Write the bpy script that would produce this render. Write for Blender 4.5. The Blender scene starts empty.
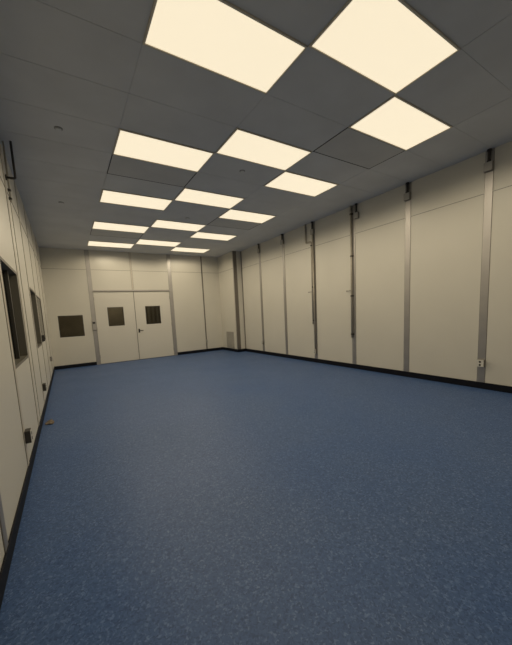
import bpy, bmesh, math, random
from mathutils import Matrix, Vector
random.seed(4)
scene = bpy.context.scene
COL = scene.collection
H = 3.595                      # ceiling height
XL, XR = -1.2, 4.83            # side walls
YB, YF = 6.73, -6.1            # back wall, wall behind the viewpoint
U = 0.61                       # ceiling module (2 ft); tiles are 4 ft x 2 ft
SEAM = 3.0

# ------------------------------------------------------------ materials
def mat(name, col, rough=0.5, metal=0.0, bump=0.0, bscale=200.0, var=0.0, vscale=3.0, spec=0.5):
    m = bpy.data.materials.new(name); m.use_nodes = True
    nt = m.node_tree; b = nt.nodes['Principled BSDF']
    b.inputs['Base Color'].default_value = (*col, 1)
    b.inputs['Roughness'].default_value = rough
    b.inputs['Metallic'].default_value = metal
    b.inputs['Specular IOR Level'].default_value = spec
    tc = nt.nodes.new('ShaderNodeTexCoord')
    if var > 0:
        n = nt.nodes.new('ShaderNodeTexNoise'); n.inputs['Scale'].default_value = vscale
        n.inputs['Detail'].default_value = 4
        nt.links.new(tc.outputs['Object'], n.inputs['Vector'])
        r = nt.nodes.new('ShaderNodeValToRGB')
        r.color_ramp.elements[0].position = 0.3; r.color_ramp.elements[1].position = 0.7
        r.color_ramp.elements[0].color = (*[c * (1 - var) for c in col], 1)
        r.color_ramp.elements[1].color = (*[min(1, c * (1 + var)) for c in col], 1)
        nt.links.new(n.outputs['Fac'], r.inputs['Fac'])
        nt.links.new(r.outputs['Color'], b.inputs['Base Color'])
    if bump > 0:
        n = nt.nodes.new('ShaderNodeTexNoise'); n.inputs['Scale'].default_value = bscale
        nt.links.new(tc.outputs['Object'], n.inputs['Vector'])
        bp = nt.nodes.new('ShaderNodeBump'); bp.inputs['Strength'].default_value = bump
        bp.inputs['Distance'].default_value = 0.002
        nt.links.new(n.outputs['Fac'], bp.inputs['Height'])
        nt.links.new(bp.outputs['Normal'], b.inputs['Normal'])
    return m

def floor_mat():
    m = bpy.data.materials.new('blue_flake_vinyl'); m.use_nodes = True
    nt = m.node_tree; b = nt.nodes['Principled BSDF']; L = nt.links.new
    tc = nt.nodes.new('ShaderNodeTexCoord')
    def ramp(stops, interp='LINEAR'):
        r = nt.nodes.new('ShaderNodeValToRGB'); cr = r.color_ramp; cr.interpolation = interp
        while len(cr.elements) < len(stops): cr.elements.new(0.5)
        for e, (p, c) in zip(cr.elements, stops): e.position = p; e.color = (*c, 1)
        return r
    # flakes: random tone per voronoi cell
    v = nt.nodes.new('ShaderNodeTexVoronoi'); v.inputs['Scale'].default_value = 110
    w = nt.nodes.new('ShaderNodeTexNoise'); w.inputs['Scale'].default_value = 60; w.inputs['Detail'].default_value = 2
    L(tc.outputs['Object'], w.inputs['Vector'])
    mixv = nt.nodes.new('ShaderNodeVectorMath'); mixv.operation = 'MULTIPLY_ADD'
    mixv.inputs[1].default_value = (0.03, 0.03, 0.03)
    L(w.outputs['Color'], mixv.inputs[0]); L(tc.outputs['Object'], mixv.inputs[2])
    L(mixv.outputs['Vector'], v.inputs['Vector'])
    sp = nt.nodes.new('ShaderNodeSeparateColor'); L(v.outputs['Color'], sp.inputs['Color'])
    r1 = ramp([(0.0, FL[0]), (0.35, FL[1]), (0.8, FL[2]), (1.0, FL[3])])
    L(sp.outputs['Red'], r1.inputs['Fac'])
    # slow wear in the finish
    n = nt.nodes.new('ShaderNodeTexNoise'); n.inputs['Scale'].default_value = 0.9; n.inputs['Detail'].default_value = 5
    L(tc.outputs['Object'], n.inputs['Vector'])
    r2 = ramp([(0.3, (0.82, 0.90, 0.98)), (0.7, (1.25, 1.08, 0.98))])
    L(n.outputs['Fac'], r2.inputs['Fac'])
    mx = nt.nodes.new('ShaderNodeMix'); mx.data_type = 'RGBA'; mx.blend_type = 'MULTIPLY'
    mx.inputs[0].default_value = 1
    L(r1.outputs['Color'], mx.inputs[6]); L(r2.outputs['Color'], mx.inputs[7])
    L(mx.outputs[2], b.inputs['Base Color'])
    r3 = ramp([(0.3, (0.42,) * 3), (0.7, (0.55,) * 3)])
    L(n.outputs['Fac'], r3.inputs['Fac']); L(r3.outputs['Color'], b.inputs['Roughness'])
    b.inputs['Specular IOR Level'].default_value = 0.35
    bp = nt.nodes.new('ShaderNodeBump'); bp.inputs['Strength'].default_value = 0.25
    bp.inputs['Distance'].default_value = 0.001
    L(sp.outputs['Green'], bp.inputs['Height']); L(bp.outputs['Normal'], b.inputs['Normal'])
    return m

def glass_mat():
    m = bpy.data.materials.new('window_glass'); m.use_nodes = True
    nt = m.node_tree; nt.nodes.clear(); L = nt.links.new
    o = nt.nodes.new('ShaderNodeOutputMaterial'); mx = nt.nodes.new('ShaderNodeMixShader')
    t = nt.nodes.new('ShaderNodeBsdfTransparent'); t.inputs[0].default_value = (0.75, 0.76, 0.74, 1)
    g = nt.nodes.new('ShaderNodeBsdfGlossy'); g.inputs['Roughness'].default_value = 0.03
    g.inputs['Color'].default_value = (0.8, 0.8, 0.8, 1)
    f = nt.nodes.new('ShaderNodeFresnel'); f.inputs['IOR'].default_value = 1.35
    L(f.outputs[0], mx.inputs[0]); L(t.outputs[0], mx.inputs[1]); L(g.outputs[0], mx.inputs[2])
    L(mx.outputs[0], o.inputs[0])
    return m

def emit_mat():
    m = bpy.data.materials.new('light_diffuser'); m.use_nodes = True
    nt = m.node_tree; b = nt.nodes['Principled BSDF']; L = nt.links.new
    b.inputs['Base Color'].default_value = (0.8, 0.78, 0.7, 1)
    b.inputs['Roughness'].default_value = 0.5
    b.inputs['Emission Strength'].default_value = EMIT
    b.inputs['Emission Color'].default_value = (*ECOL, 1)
    return m

FL = [(0.033, 0.076, 0.195), (0.050, 0.107, 0.255), (0.062, 0.128, 0.30), (0.125, 0.205, 0.40)]
EMIT = 0.87
ECOL = (1.0, 0.86, 0.62)
SPOT_W = 13.0
M = dict(
    panel=mat('cream_wall_panel', (0.635, 0.608, 0.535), 0.42, bump=0.12, bscale=260, var=0.02, vscale=1.2),
    tile=mat('grey_ceiling_tile', (0.59, 0.60, 0.61), 0.75, bump=0.3, bscale=300, var=0.05, vscale=2.0),
    tile2=mat('dark_grey_ceiling_panel', (0.51, 0.515, 0.515), 0.6, var=0.04),
    gap=mat('dark_ceiling_joint', (0.05, 0.05, 0.05), 0.8),
    lightframe=mat('light_frame_enamel', (0.62, 0.57, 0.47), 0.5),
    alu=mat('brushed_aluminium', (0.42, 0.40, 0.38), 0.46, metal=0.85, bump=0.1, bscale=120, var=0.04, vscale=6),
    alu_dark=mat('dark_bronze_strip', (0.20, 0.18, 0.16), 0.45, metal=0.5),
    line=mat('dark_panel_joint', (0.16, 0.145, 0.12), 0.6),
    seam=mat('cream_joint_strip', (0.55, 0.50, 0.42), 0.4),
    base=mat('navy_black_vinyl_base', (0.005, 0.006, 0.011), 0.6, spec=0.2),
    pipe=mat('galvanised_conduit', (0.45, 0.41, 0.34), 0.45, metal=0.3, var=0.08, vscale=20),
    pipe_dark=mat('dark_conduit', (0.05, 0.045, 0.04), 0.5, metal=0.3),
    box=mat('grey_box_metal', (0.26, 0.245, 0.22), 0.45, metal=0.3),
    plate=mat('pale_outlet_plate', (0.62, 0.60, 0.54), 0.4),
    wframe2=mat('olive_window_frame', (0.13, 0.118, 0.09), 0.45),
    slot=mat('black_slot', (0.015, 0.014, 0.013), 0.5),
    wframe=mat('black_window_frame', (0.05, 0.045, 0.036), 0.4),
    door=mat('cream_door_skin', (0.655, 0.625, 0.555), 0.40, bump=0.08, bscale=200, var=0.015, vscale=1.0),
    grille=mat('grey_grille', (0.42, 0.40, 0.36), 0.5, metal=0.2),
    dim=mat('dim_room_wall', (0.5, 0.43, 0.32), 0.7, var=0.2, vscale=2),
    dimfloor=mat('dim_room_floor', (0.10, 0.10, 0.11), 0.7, var=0.1),
    scrap=mat('brown_scrap', (0.16, 0.12, 0.08), 0.8, var=0.3, vscale=30),
    sprink=mat('grey_sprinkler_cap', (0.24, 0.24, 0.24), 0.4, var=0.03),
)
M['floor'] = floor_mat(); M['glass'] = glass_mat(); M['emit'] = emit_mat()

# ------------------------------------------------------------ helpers
def box(bm, x0, x1, y0, y1, z0, z1, bev=0.0):
    t = bmesh.new()
    bmesh.ops.create_cube(t, size=1)
    for v in t.verts:
        v.co = Vector(((x0 + x1) / 2 + v.co.x * (x1 - x0), (y0 + y1) / 2 + v.co.y * (y1 - y0), (z0 + z1) / 2 + v.co.z * (z1 - z0)))
    if bev > 0:
        bmesh.ops.bevel(t, geom=t.edges[:], offset=bev, segments=2, affect='EDGES', profile=0.5)
    merge(bm, t)

def merge(bm, t):
    me = bpy.data.meshes.new('tmp'); t.to_mesh(me); t.free(); bm.from_mesh(me); bpy.data.meshes.remove(me)

def tube(bm, pts, r, seg=10):
    """round tube along points, mitred"""
    pts = [Vector(p) for p in pts]; rings = []
    prev = None
    for i, p in enumerate(pts):
        if i == 0: d = (pts[1] - p).normalized()
        elif i == len(pts) - 1: d = (p - pts[-2]).normalized()
        else: d = ((p - pts[i - 1]).normalized() + (pts[i + 1] - p).normalized()).normalized()
        if prev is None:
            a = d.orthogonal().normalized()
        else:
            a = (prev - d * prev.dot(d)).normalized()
        prev = a; b = d.cross(a)
        rings.append([bm.verts.new(p + (a * math.cos(2 * math.pi * k / seg) + b * math.sin(2 * math.pi * k / seg)) * r) for k in range(seg)])
    for r0, r1 in zip(rings, rings[1:]):
        for k in range(seg):
            f = bm.faces.new((r0[k], r0[(k + 1) % seg], r1[(k + 1) % seg], r1[k])); f.smooth = True
    bm.faces.new(rings[0][::-1]); bm.faces.new(rings[-1])

def bend(pts, rad, n=5):
    """round the corners of a polyline"""
    pts = [Vector(p) for p in pts]; out = [pts[0]]
    for a, b, c in zip(pts, pts[1:], pts[2:]):
        d0 = (a - b).normalized(); d1 = (c - b).normalized()
        p0 = b + d0 * rad; p1 = b + d1 * rad
        for k in range(n + 1):
            t = k / n
            out.append(p0 * (1 - t) ** 2 + b * 2 * t * (1 - t) + p1 * t * t)
    out.append(pts[-1]); return out

def disc(bm, c, r, h, axis='Z', seg=24, r2=None):
    t = bmesh.new()
    bmesh.ops.create_cone(t, cap_ends=True, segments=seg, radius1=r, radius2=r if r2 is None else r2, depth=h)
    R = {'Z': Matrix.Identity(4), 'X': Matrix.Rotation(math.pi / 2, 4, 'Y'), 'Y': Matrix.Rotation(math.pi / 2, 4, 'X')}[axis]
    t.transform(Matrix.Translation(c) @ R)
    merge(bm, t)

def obj(name, bm, m, parent=None, kind=None, label=None):
    bmesh.ops.recalc_face_normals(bm, faces=bm.faces[:])
    me = bpy.data.meshes.new(name); bm.to_mesh(me); bm.free()
    me.materials.append(M[m])
    o = bpy.data.objects.new(name, me); COL.objects.link(o)
    if parent: o.parent = parent
    if kind: o['kind'] = kind
    if label: o['label'] = label
    return o

def B(*args, **k):
    bm = bmesh.new(); box(bm, *args, **k); return bm

def thing(name, label, cat, loc=(0, 0, 0), rotz=0, group=None):
    o = bpy.data.objects.new(name, None); COL.objects.link(o)
    o.empty_display_size = 0.1
    o.location = loc; o.rotation_euler = (0, 0, rotz)
    o['label'] = label; o['category'] = cat
    if group: o['group'] = group
    return o

def copy_tree(o, parent=None):
    c = o.copy(); COL.objects.link(c); c.parent = parent
    for ch in [q for q in list(scene.objects) if q.parent == o]: copy_tree(ch, c)
    return c

def struct(name, bm, m, parent=None):
    return obj(name, bm, m, parent, 'structure' if parent is None else None)

T = 0.12     # wall thickness
def wall_with_holes(axis, face, out, a0, a1, holes, z1=H, z0=0.0):
    """panel wall; axis 'X' = plane x=face running along y, 'Y' = plane y=face running along x;
    holes (a0,a1,z0,z1), sorted along the wall. out = +1/-1 direction away from the room"""
    bm = bmesh.new()
    def seg(p, q, zz0, zz1):
        if q - p < 1e-4 or zz1 - zz0 < 1e-4: return
        f0, f1 = sorted((face, face + out * T))
        if axis == 'X': box(bm, f0, f1, p, q, zz0, zz1)
        else: box(bm, p, q, f0, f1, zz0, zz1)
    cur = a0
    for h0, h1, hz0, hz1 in holes:
        seg(cur, h0, z0, z1); seg(h0, h1, z0, hz0); seg(h0, h1, hz1, z1); cur = h1
    seg(cur, a1, z0, z1)
    return bm

# ------------------------------------------------------------ shell
struct('floor', B(XL - T, XR + T, YF - T, YB, -0.1, 0.0), 'floor')
lw = [(-0.48, 0.61, 1.00, 2.02), (2.02, 3.05, 1.00, 2.00), (3.30, 4.45, 1.03, 1.97)]
bw = [(-0.95, -0.29, 0.96, 1.61), (0.07, 2.51, 0.0, 2.34)]
struct('wall_left', wall_with_holes('X', XL, -1, YF, YB + T, lw), 'panel')
struct('wall_right', wall_with_holes('X', XR, 1, YF, YB + T, []), 'panel')
struct('wall_back', wall_with_holes('Y', YB, 1, XL, XR, bw), 'panel')
struct('wall_front', wall_with_holes('Y', YF, -1, XL, XR, []), 'panel')
# boxed-out chase in the far right corner
CX, CY = 4.51, 5.52
struct('wall_chase', B(CX, XR, CY, YB, 0, H), 'panel')

# ceiling: tiles 4 ft x 2 ft laid in a grid, with openings left for lights and panels
cols = [XL] + [i * 2 * U for i in range(0, 4)] + [XR]
lights = [('left', 0, [-3, 0, 3, 6, 9], [-6]), ('middle', 1, [-4, -1, 2, 5, 8], []), ('right', 2, [-3, 0, 3, 6, 9], [-6])]
taken = {(c, r) for _, c, rs, hid in lights for r in rs + hid}
panels = [(0, 1), (2, -2), (2, 4), (0, 7)]
bm = bmesh.new()
box(bm, XL, XR, YF, YB, H + 0.003, H + 0.1)
g = 0.003
for ci in range(5):
    for r in range(-10, 12):
        if (ci - 1, r) in taken or (ci - 1, r) in panels: continue
        y0, y1 = r * U, min((r + 1) * U, YB)
        if y1 - y0 < 0.02: continue
        box(bm, cols[ci] + (g if ci else 0), cols[ci + 1] - (g if ci < 4 else 0), y0 + g, y1 - (g if y1 < YB else 0), H, H + 0.0035)
struct('ceiling', bm, 'tile')

# ------------------------------------------------------------ ceiling lights
def make_light():
    t = thing('ceiling_light', '', 'ceiling light')
    bm = bmesh.new(); w, d, f = 1.22 - 0.004, 0.61 - 0.004, 0.016
    for a in ((-w/2, w/2, -d/2, -d/2 + f), (-w/2, w/2, d/2 - f, d/2), (-w/2, -w/2 + f, -d/2 + f, d/2 - f), (w/2 - f, w/2, -d/2 + f, d/2 - f)):
        box(bm, *a, -0.012, 0.0025, bev=0.002)
    obj('frame', bm, 'lightframe', t)
    obj('diffuser', B(-w/2 + f, w/2 - f, -d/2 + f, d/2 - f, -0.004, 0.0025), 'emit', t)
    return t
first = None
ordn = ['nearest', 'second nearest', 'third nearest', 'fourth from the viewer', 'farthest']
for side, c, rs, hid in lights:
    for k, r in enumerate(rs + hid):
        t = make_light() if first is None else copy_tree(first)
        first = first or t
        t.location = (c * 2 * U + U, r * U + U / 2, H)
        t['group'] = 'ceiling light panels'
        if k < 5:
            t['label'] = {0: f'largest, nearest cream rectangular light panel of the {side} row in the grey ceiling',
                1: f'second nearest cream light panel of the {side} row in the grey ceiling',
                2: f'middle one of the five cream light panels of the {side} ceiling row',
                3: f'second cream light panel from the back wall in the {side} ceiling row',
                4: f'cream light panel closest to the back wall in the {side} ceiling row'}[k]
        else:
            t['label'] = f'cream ceiling light panel of the {side} row, overhead {"behind the viewer" if r < -6 else "beside the viewer"}'
        if SPOT_W > 0:
            ld = bpy.data.lights.new('added_panel_spot', 'SPOT'); ld.energy = SPOT_W  # unseen spot added to give the room light the cream diffuser lacks
            ld.color = ECOL; ld.spot_size = math.radians(170); ld.spot_blend = 0.3; ld.shadow_soft_size = 0.0
            lo = bpy.data.objects.new('lamp', ld); COL.objects.link(lo); lo.parent = t; lo.location = (0, 0, -0.02)

# darker flush panels in the ceiling
plab = {(0, 1): 'dark-edged flush grey ceiling panel just behind the second light panel of the left row',
        (2, -2): 'dark-edged flush grey ceiling panel just behind the largest light panel nearest the right wall',
        (2, 4): 'dark-edged flush grey ceiling panel behind the middle light panel of the right row',
        (0, 7): 'dark-edged flush grey ceiling panel near the back wall in the left light row'}
for c, r in panels:
    t = thing('ceiling_panel', plab[(c, r)], 'ceiling panel', (c * 2 * U + U, r * U + U / 2, H), group='flush ceiling panels')
    w, d = 1.22 - 0.006, 0.61 - 0.006
    obj('panel_face', B(-w/2 + 0.009, w/2 - 0.009, -d/2 + 0.009, d/2 - 0.009, -0.003, 0.0025), 'tile2', t)
    bm = bmesh.new(); f = 0.008
    for a in ((-w/2, w/2, -d/2, -d/2 + f), (-w/2, w/2, d/2 - f, d/2), (-w/2, -w/2 + f, -d/2 + f, d/2 - f), (w/2 - f, w/2, -d/2 + f, d/2 - f)):
        box(bm, *a, -0.004, 0.0025)
    box(bm, -w/2, w/2, d/2 - f - 0.006, d/2 - f, -0.004, 0.0025); box(bm, w/2 - f - 0.006, w/2 - f, -d/2 + f, d/2 - f - 0.006, -0.004, 0.0025)
    obj('edge_frame', bm, 'gap', t)

# concealed sprinkler caps
for x, y, lab in ((-0.60, 0.30, 'small round grey sprinkler cap in the left ceiling tiles, the nearer one'),
                  (-0.60, 2.74, 'small round grey sprinkler cap in the left ceiling tiles, the farther one'),
                  (1.83, 0.30, 'small round grey sprinkler cap in the middle of the ceiling, the nearer one'),
                  (1.83, 2.74, 'small round grey sprinkler cap in the middle of the ceiling, the farther one')):
    t = thing('sprinkler_cap', lab, 'sprinkler', (x, y, H), group='ceiling sprinkler caps')
    bm = bmesh.new(); disc(bm, (0, 0, -0.003), 0.042, 0.006, r2=0.045); obj('flange', bm, 'sprink', t)
    bm = bmesh.new(); disc(bm, (0, 0, -0.010), 0.030, 0.010); obj('cap', bm, 'tile', t)

# ------------------------------------------------------------ trims
tn = [0]
def trim(bm, m):
    tn[0] += 1
    return struct('trim_%d' % tn[0], bm, m)
def post(wall, a, w, m='alu', z0=0.0, z1=H, d=0.006, edge=True):
    """flat vertical strip with a thin dark joint on each side"""
    bm = bmesh.new(); e = bmesh.new()
    def bx(b, p, q, dd):
        if wall == 'R': box(b, XR - dd, XR, p, q, z0, z1)
        elif wall == 'L': box(b, XL, XL + dd, p, q, z0, z1)
        else: box(b, p, q, YB - dd, YB, z0, z1)
    bx(bm, a - w/2, a + w/2, d)
    o = trim(bm, m)
    if edge:
        bx(e, a - w/2 - 0.005, a - w/2, d * 0.4); bx(e, a + w/2, a + w/2 + 0.005, d * 0.4)
        obj('joint', e, 'line', o)
    return o
RP = [-1.80 + 1.224 * k for k in range(-3, 6)]
for k, y in zip(range(-3, 6), RP): post('R', y, 0.10, z0=0.0)
post('R', CY - 0.03, 0.05, 'alu_dark', edge=False)
LP = [-1.74, -0.53, 0.72, 1.96, 3.16, 4.40, 5.6]
for y in LP: post('L', y, 0.08 if y != 0.72 else 0.08, 'seam' if y > -1 else 'alu')
post('L', 1.02, 0.02, 'seam')
post('Y', 0.01, 0.11); post('Y', 2.57, 0.12)
post('Y', 1.28, 0.05, 'seam', z0=2.37); post('Y', 3.81, 0.045, 'alu_dark', edge=False)
# chase corner strips
trim(B(CX - 0.004, CX + 0.13, CY - 0.006, CY, 0, H), 'alu_dark')
trim(B(CX - 0.006, CX, CY - 0.006, CY + 0.05, 0, H), 'alu')
# horizontal joint at 3 m
z = SEAM
trim(B(XR - 0.003, XR, YF, CY, z - 0.008, z - 0.002), 'line'); trim(B(XR - 0.004, XR, YF, CY, z - 0.002, z + 0.008), 'plate')  # pale upper strip: glint along the joint put into its colour
trim(B(XL, XL + 0.003, YF, YB, z - 0.006, z + 0.006), 'line')
trim(B(XL, XR, YB - 0.003, YB, z - 0.004, z + 0.004), 'line')
trim(B(CX - 0.003, CX, CY, YB, z - 0.004, z + 0.004), 'line')
# door header
trim(B(0.065, 2.51, YB - 0.012, YB, 2.335, 2.375), 'alu')
trim(B(0.07, 2.51, YB - 0.008, YB + 0.05, 2.315, 2.335), 'line')

# cove base
bh = 0.105
struct('baseboard_right', B(XR - 0.012, XR, YF, CY, 0, bh, bev=0.003), 'base')
struct('baseboard_left', B(XL, XL + 0.012, YF, YB, 0, bh, bev=0.003), 'base')
bm = bmesh.new(); box(bm, XL + 0.012, -0.045, YB - 0.012, YB, 0, bh, bev=0.003); box(bm, 2.635, CX - 0.012, YB - 0.012, YB, 0, bh, bev=0.003)
struct('baseboard_back', bm, 'base')
bm = bmesh.new(); box(bm, CX - 0.012, CX, CY - 0.012, YB, 0, bh, bev=0.003); box(bm, CX, XR - 0.012, CY - 0.018, CY - 0.006, 0, bh, bev=0.003)
struct('baseboard_chase', bm, 'base')
struct('baseboard_front', B(XL + 0.012, XR - 0.012, YF, YF + 0.012, 0, bh, bev=0.003), 'base')

# ------------------------------------------------------------ windows
def window(n, axis, face, out, a0, a1, z0, z1, mull=(), fr=0.03, depth=0.07, fm='wframe'):
    """frame set back in the opening, pane behind it"""
    def bx(b, p, q, d0, d1, zz0, zz1):
        f0, f1 = sorted((face + out * d0, face + out * d1))
        if axis == 'X': box(b, f0, f1, p, q, zz0, zz1)
        else: box(b, p, q, f0, f1, zz0, zz1)
    bm = bmesh.new()
    for p, q, zz0, zz1 in ((a0, a0 + fr, z0, z1), (a1 - fr, a1, z0, z1), (a0 + fr, a1 - fr, z0, z0 + fr), (a0 + fr, a1 - fr, z1 - fr, z1)):
        bx(bm, p, q, -0.003, depth + 0.03, zz0, zz1)
    o = struct('window_%d' % n, bm, fm)
    bm = bmesh.new(); bx(bm, a0 + fr, a1 - fr, depth, depth + 0.006, z0 + fr, z1 - fr)
    obj('window_pane', bm, 'glass', o, label='dark glass pane')
    for mm in mull:
        bm = bmesh.new(); bx(bm, mm - 0.02, mm + 0.02, depth - 0.03, depth - 0.001, z0 + fr, z1 - fr)
        obj('mullion', bm, 'wframe', o)
    return o
window(1, 'Y', YB, 1, *bw[0], fr=0.018, depth=0.03)
window(2, 'X', XL, -1, *lw[0], mull=(0.27,), fm='wframe2')
window(3, 'X', XL, -1, *lw[1], mull=(2.7,), fm='wframe2')
window(4, 'X', XL, -1, *lw[2], mull=(), fr=0.02, depth=0.004)

# ------------------------------------------------------------ doors
def leaf(n, x0, x1, wx0, wx1, wz0, wz1):
    bm = bmesh.new(); y0, y1 = YB + 0.012, YB + 0.057
    za, zb = 0.012, 2.318
    box(bm, x0, wx0, y0, y1, za, zb); box(bm, wx1, x1, y0, y1, za, zb)
    box(bm, wx0, wx1, y0, y1, za, wz0); box(bm, wx0, wx1, y0, y1, wz1, zb)
    d = struct('door_%d' % n, bm, 'door')
    bm = bmesh.new(); f = 0.014
    for p, q, a, b in ((wx0, wx0 + f, wz0, wz1), (wx1 - f, wx1, wz0, wz1), (wx0 + f, wx1 - f, wz0, wz0 + f), (wx0 + f, wx1 - f, wz1 - f, wz1)):
        box(bm, p, q, y0 - 0.004, y1, a, b)
    w = obj('window_frame', bm, 'wframe', d)
    obj('window_pane', B(wx0 + f, wx1 - f, y0 + 0.018, y0 + 0.024, wz0 + f, wz1 - f), 'glass', w)
    return d
d1 = leaf(1, 0.075, 1.278, 0.43, 0.915, 1.21, 1.82)
d2 = leaf(2, 1.290, 2.505, 1.625, 2.13, 1.20, 1.82)
obj('centre_gasket', B(1.276, 1.292, YB + 0.004, YB + 0.014, 0.012, 2.318), 'line', d2, label='dark vertical gasket strip where the leaves meet')
# lever handle on the right leaf
hy = YB + 0.012
bm = bmesh.new(); box(bm, 1.335, 1.385, hy - 0.008, hy, 0.93, 1.06, bev=0.003); h = obj('door_handle', bm, 'pipe_dark', d2, label='dark lever handle')
bm = bmesh.new(); tube(bm, bend([(1.36, hy - 0.005, 1.0), (1.36, hy - 0.055, 1.0), (1.49, hy - 0.055, 1.0)], 0.015), 0.011); obj('lever', bm, 'pipe_dark', h)
# hinges
for d, x in ((d1, 0.075), (d2, 2.505)):
    for zz in (0.25, 1.15, 2.1):
        bm = bmesh.new(); disc(bm, (x, hy - 0.006, zz), 0.008, 0.11, seg=12); obj('hinge', bm, 'alu', d)

# dim spaces beyond the glass
def dimroom(pre, x0, x1, y0, y1, skip):
    t = 0.05
    bm = bmesh.new()
    if skip != 'x1': box(bm, x1, x1 + t, y0, y1, 0, 2.8)
    if skip != 'x0': box(bm, x0 - t, x0, y0, y1, 0, 2.8)
    if skip != 'y0': box(bm, x0, x1, y0 - t, y0, 0, 2.8)
    if skip != 'y1': box(bm, x0, x1, y1, y1 + t, 0, 2.8)
    struct('wall_%s_corridor' % pre, bm, 'dim')
    struct('floor_%s_corridor' % pre, B(x0, x1, y0, y1, -0.1, -0.0), 'dimfloor')
    struct('ceiling_%s_corridor' % pre, B(x0, x1, y0, y1, 2.8, 2.85), 'dim')
dimroom('back', XL, CX, YB + T, YB + T + 2.2, 'y0')
dimroom('left', XL - T - 2.0, XL - T, -1.5, 6.0, 'x1')
# lamp added out of view in each space to brighten the window panes
for nm, lab, x, y in (('back', 'added small round lamp, out of view, lighting the dim corridor behind the double doors', 1.0, YB + T + 1.0), ('left', 'added small round lamp, out of view, lighting the dim room behind the left windows', XL - T - 1.0, 2.0)):
    t = thing('added_corridor_lamp', lab, 'added lamp', (x, y, 2.8))
    bm = bmesh.new(); disc(bm, (0, 0, -0.015), 0.14, 0.03); obj('added_lamp_housing', bm, 'plate', t)
    ld = bpy.data.lights.new('added_corridor_spot', 'SPOT'); ld.energy = 18; ld.color = ECOL; ld.spot_size = math.radians(170); ld.shadow_soft_size = 0
    lo = bpy.data.objects.new('lamp', ld); COL.objects.link(lo); lo.parent = t; lo.location = (0, 0, -0.035)
# ribbed partition in the back corridor seen through the door glass
bm = bmesh.new()
for k in range(14):
    box(bm, 1.9 + k * 0.17, 1.9 + k * 0.17 + 0.09, YB + T + 2.15, YB + T + 2.19, 0.0, 2.6)
trim(bm, 'seam')

# ------------------------------------------------------------ grille on the chase
t = thing('wall_grille', 'square grey louvred return grille low on the boxed-out corner at the far right', 'grille', (CX, 6.06, 0.12))
bm = bmesh.new(); w, hgt, f = 0.58, 0.62, 0.022
for p, q, a, b in ((-w/2, w/2, 0, f), (-w/2, w/2, hgt - f, hgt), (-w/2, -w/2 + f, f, hgt - f), (w/2 - f, w/2, f, hgt - f)):
    box(bm, -0.014, 0, p, q, a, b)
obj('frame', bm, 'grille', t)
bm = bmesh.new()
for k in range(17):
    zz = f + 0.012 + k * 0.0345
    vs = [bm.verts.new(v) for v in ((-0.011, -w/2 + f, zz), (-0.011, w/2 - f, zz), (-0.002, w/2 - f, zz + 0.022), (-0.002, -w/2 + f, zz + 0.022),
                                    (-0.009, -w/2 + f, zz - 0.003), (-0.009, w/2 - f, zz - 0.003), (-0.0005, w/2 - f, zz + 0.019), (-0.0005, -w/2 + f, zz + 0.019))]
    for fc in ((0, 1, 2, 3), (4, 7, 6, 5), (0, 4, 5, 1), (2, 6, 7, 3), (1, 5, 6, 2), (0, 3, 7, 4)): bm.faces.new([vs[i] for i in fc])
obj('louvres', bm, 'grille', t)
obj('backing', B(-0.0015, 0, -w/2 + f, w/2 - f, f, hgt - f), 'line', t)

# ------------------------------------------------------------ boxes and conduits on the walls
def wallthing(name, label, cat, wall, a, z, group=None):
    """local frame: +X out of the wall into the room, Y along wall"""
    if wall == 'R': return thing(name, label, cat, (XR - 0.006, a, z), math.pi, group)
    if wall == 'L': return thing(name, label, cat, (XL + 0.006, a, z), 0, group)
    return thing(name, label, cat, (a, YB - 0.006, z), -math.pi / 2, group)

def junction(label, wall, a, z=3.27, top=H, s=0.11, dark=True):
    t = wallthing('junction_box', label, 'junction box', wall, a, z, 'junction boxes under the ceiling')
    obj('box_body', B(0, 0.052, -s/2, s/2, 0, 0.125, bev=0.004), 'box', t)
    bm = bmesh.new(); box(bm, 0.052, 0.056, -s/2 + 0.004, s/2 - 0.004, 0.004, 0.121, bev=0.001)
    disc(bm, (0.057, 0, 0.02), 0.005, 0.004, 'X', 10); disc(bm, (0.057, 0, 0.105), 0.005, 0.004, 'X', 10)
    obj('cover_plate', bm, 'grille', t)
    bm = bmesh.new(); tube(bm, [(0.026, 0, 0.12), (0.026, 0, top - z - 0.001)], 0.019, 12)
    disc(bm, (0.026, 0, 0.135), 0.026, 0.03, 'Z', 12)
    disc(bm, (0.026, 0, top - z - 0.012), 0.028, 0.022, 'Z', 12)
    obj('conduit_stub', bm, 'pipe_dark', t, label='dark conduit rising into the ceiling')
    return t

jn = ['grey junction box on nearest post of right wall, dark conduit rising to ceiling',
      'grey junction box on second nearest post of right wall, under the ceiling',
      'grey junction box beside the long conduit on the third post of the right wall',
      'grey junction box at the looped conduit on the fourth post of the right wall',
      'small junction box on the second post from the corner box-out, right wall',
      'small junction box on the right-wall post closest to the corner box-out']
for k in range(6):
    y = RP[k + 3] - (0.11 if k == 2 else 0)
    junction(jn[k], 'R', y, z=3.29 if k < 4 else 3.31)

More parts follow.
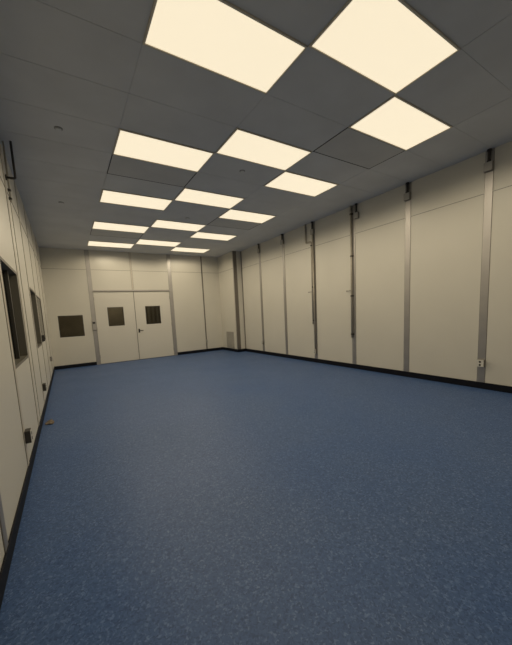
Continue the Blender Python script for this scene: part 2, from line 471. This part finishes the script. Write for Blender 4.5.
def outlet(label, wall, a, z, s=0.10, hh=0.115, d=0.05, dark=False):
    t = wallthing('outlet_box', label, 'outlet', wall, a, z, 'low outlet boxes on the wall posts')
    obj('box_body', B(0, d, -s/2, s/2, 0, hh, bev=0.003), 'pipe_dark' if dark else 'box', t)
    obj('face_plate', B(d, d + 0.004, -s/2 + 0.002, s/2 - 0.002, 0.002, hh - 0.002, bev=0.001), 'plate', t)
    for zz in (0.032, 0.08):
        bm = bmesh.new(); disc(bm, (d + 0.0045, 0, zz), 0.015, 0.003, 'X', 14)
        obj('socket', bm, 'slot', t)
    return t
outlet('pale outlet box low on the nearest post of the right wall', 'R', RP[3], 0.36)
outlet('small outlet box low on the fourth post of the right wall, below pipes', 'R', RP[6], 0.24, s=0.07)
outlet('small outlet box low on the right-wall post nearest the corner box-out', 'R', RP[8], 0.33, s=0.06)
outlet('dark-sided outlet box low on left wall under near edge of first window', 'L', -0.50, 0.31, d=0.045, dark=True)
outlet('dark-sided outlet box low on left wall under near edge of second window', 'L', 1.97, 0.31, d=0.045, dark=True)
outlet('small outlet box on left wall beyond the third window', 'L', 5.0, 0.46, s=0.07, d=0.04)
outlet('small outlet box low on the thin dark strip of the back wall', 'Y', 3.82, 0.36, s=0.06, d=0.035)

def clamp(bm, y, z, r, x=0.03):
    disc(bm, (x, y, z), r + 0.007, 0.028, 'Z', 12)
    box(bm, 0, 0.012, y - r - 0.02, y + r + 0.02, z - 0.014, z + 0.014)

def pipe_run(label, y, z0, paths, clamps, peg=None, r=0.02):
    t = wallthing('conduit', label, 'conduit', 'R', y, 0, 'vertical conduits on the right wall')
    for i, pth in enumerate(paths):
        bm = bmesh.new(); tube(bm, bend(pth, 0.05) if len(pth) > 2 else pth, r, 12)
        obj('pipe', bm, 'pipe', t)
    for yy, zz in clamps:
        bm = bmesh.new(); clamp(bm, yy, zz, r); obj('clamp', bm, 'pipe_dark', t)
    if peg:
        bm = bmesh.new(); tube(bm, [(0.03, peg[0], peg[1]), (0.03, peg[0] - 0.13, peg[1])], 0.007, 8)
        disc(bm, (0.03, peg[0] - 0.13, peg[1]), 0.013, 0.02, 'Y', 10)
        obj('side_rod', bm, 'alu_dark', t, label='short horizontal rod')
    return t
# local Y is mirrored on the right wall (rotated 180 deg): negative local y = further away
pipe_run('long straight grey conduit with dark clamps on the third right-wall post', RP[5], 0,
         [[(0.03, -0.03, H - 0.001), (0.03, -0.03, 0.72)]],
         [(-0.03, 3.42), (-0.03, 2.53), (-0.03, 1.66), (-0.03, 0.80)], peg=(-0.03, 1.78))
pipe_run('grey double conduit with a bend under the ceiling on the fourth right-wall post', RP[6], 0,
         [[(0.03, -0.25, H - 0.001), (0.03, -0.25, 3.12), (0.03, -0.045, 3.12), (0.03, -0.045, 1.02)],
          [(0.03, 0.01, 3.285), (0.03, 0.01, 0.36)]],
         [(-0.045, 3.02), (-0.02, 1.98), (-0.02, 1.12)], peg=(-0.045, 1.86))

# left wall: dark looped conduit at the ceiling with a thin run down the post
t = wallthing('conduit', 'dark square-cornered conduit dropping from ceiling beside the left wall', 'conduit', 'L', 0.82, 0)
bm = bmesh.new(); tube(bm, bend([(0.095, 0, H - 0.001), (0.095, 0, 3.17), (0.0, 0, 3.17)], 0.02, 3), 0.013, 12); obj('pipe', bm, 'pipe_dark', t)
bm = bmesh.new(); disc(bm, (0.006, 0, 3.17), 0.032, 0.012, 'X', 16); obj('wall_flange', bm, 'pipe_dark', t)

t = wallthing('wall_switch', 'small black switch box on left wall between second and third windows', 'switch', 'L', 3.2, 1.06)
obj('box_body', B(0, 0.045, -0.05, 0.05, 0, 0.12, bev=0.004), 'pipe_dark', t)
obj('rocker', B(0.045, 0.052, -0.015, 0.015, 0.035, 0.085, bev=0.002), 'slot', t)
t = wallthing('conduit', 'thin dark-clamped conduit running down left wall from the square-cornered pipe', 'conduit', 'L', 0.865, 0)
bm = bmesh.new(); tube(bm, [(0.018, 0, H - 0.001), (0.018, 0, 2.9)], 0.009, 10); obj('pipe', bm, 'pipe', t)
for zz in (2.94, 3.04):
    bm = bmesh.new(); disc(bm, (0.018, 0, zz), 0.014, 0.024, 'Z', 12); box(bm, 0, 0.012, -0.02, 0.02, zz - 0.012, zz + 0.012); obj('clamp', bm, 'pipe_dark', t)

# door control on the left door post
t = wallthing('door_control', 'small grey box with black button on the left door post', 'door control', 'Y', 0.0, 1.10)
obj('box_body', B(-0.002, 0.03, -0.05, 0.05, 0, 0.33, bev=0.004), 'alu', t)
obj('button', B(0.03, 0.045, -0.035, 0.035, 0.22, 0.275, bev=0.004), 'slot', t, label='black push button')
obj('lower_lip', B(0.03, 0.036, -0.058, 0.058, 0.005, 0.02), 'line', t)

# scrap on the floor at the foot of the left wall
bm = bmesh.new(); n = 14; ring = []
c0 = bm.verts.new((0, 0, 0.02))
for k in range(n):
    a = 2 * math.pi * k / n; rr = 0.05 + random.random() * 0.04
    ring.append((bm.verts.new((rr * math.cos(a) * 0.8, rr * math.sin(a) * 1.5, 0.004 + random.random() * 0.018)), bm.verts.new((rr * math.cos(a) * 0.75, rr * math.sin(a) * 1.4, 0.001))))
bot = bm.verts.new((0, 0, 0.001))
for k in range(n):
    a, b = ring[k], ring[(k + 1) % n]
    bm.faces.new((c0, a[0], b[0])); bm.faces.new((a[0], a[1], b[1], b[0])); bm.faces.new((bot, b[1], a[1]))
o = obj('scrap', bm, 'scrap'); o.location = (-1.10, 1.10, 0)
o['label'] = 'small crumpled brown scrap on the blue floor along the left wall'; o['category'] = 'scrap'

# ------------------------------------------------------------ world, camera, view
w = bpy.data.worlds.new('world'); scene.world = w; w.use_nodes = True
w.node_tree.nodes['Background'].inputs[0].default_value = (0, 0, 0, 1)

f_px, yaw, pit, rol = 296.538, -0.5400958566, 0.1178316061, -0.0526482178
ppx, ppy = 246.419, 348.331
def RZ(a): c, s = math.cos(a), math.sin(a); return Matrix(((c, s, 0), (-s, c, 0), (0, 0, 1)))
R0 = Matrix(((1, 0, 0), (0, 0, -1), (0, 1, 0)))
cp, sp_ = math.cos(pit), math.sin(pit); PI_ = Matrix(((1, 0, 0), (0, cp, -sp_), (0, sp_, cp)))
cr_, sr = math.cos(rol), math.sin(rol); RO = Matrix(((cr_, -sr, 0), (sr, cr_, 0), (0, 0, 1)))
R = RO @ PI_ @ R0 @ RZ(yaw)          # rows: right, down, forward
right, down, fwd = R[0], R[1], R[2]
cam = bpy.data.cameras.new('camera'); co = bpy.data.objects.new('camera', cam); COL.objects.link(co)
m3 = Matrix((right, -down, -fwd)).transposed()
co.matrix_world = Matrix.Translation((-0.761, -3.866, H - 2.196)) @ m3.to_4x4()
cam.sensor_fit = 'VERTICAL'; cam.sensor_height = 36; cam.lens = f_px / 645 * 36
cam.shift_x = (256 - ppx) / 645; cam.shift_y = (ppy - 322.5) / 645
cam.clip_start = 0.05
scene.camera = co
vs = scene.view_settings
vs.view_transform = 'Standard'; vs.look = 'None'; vs.gamma = 1; vs.use_curve_mapping = False
vs.exposure = 0.0
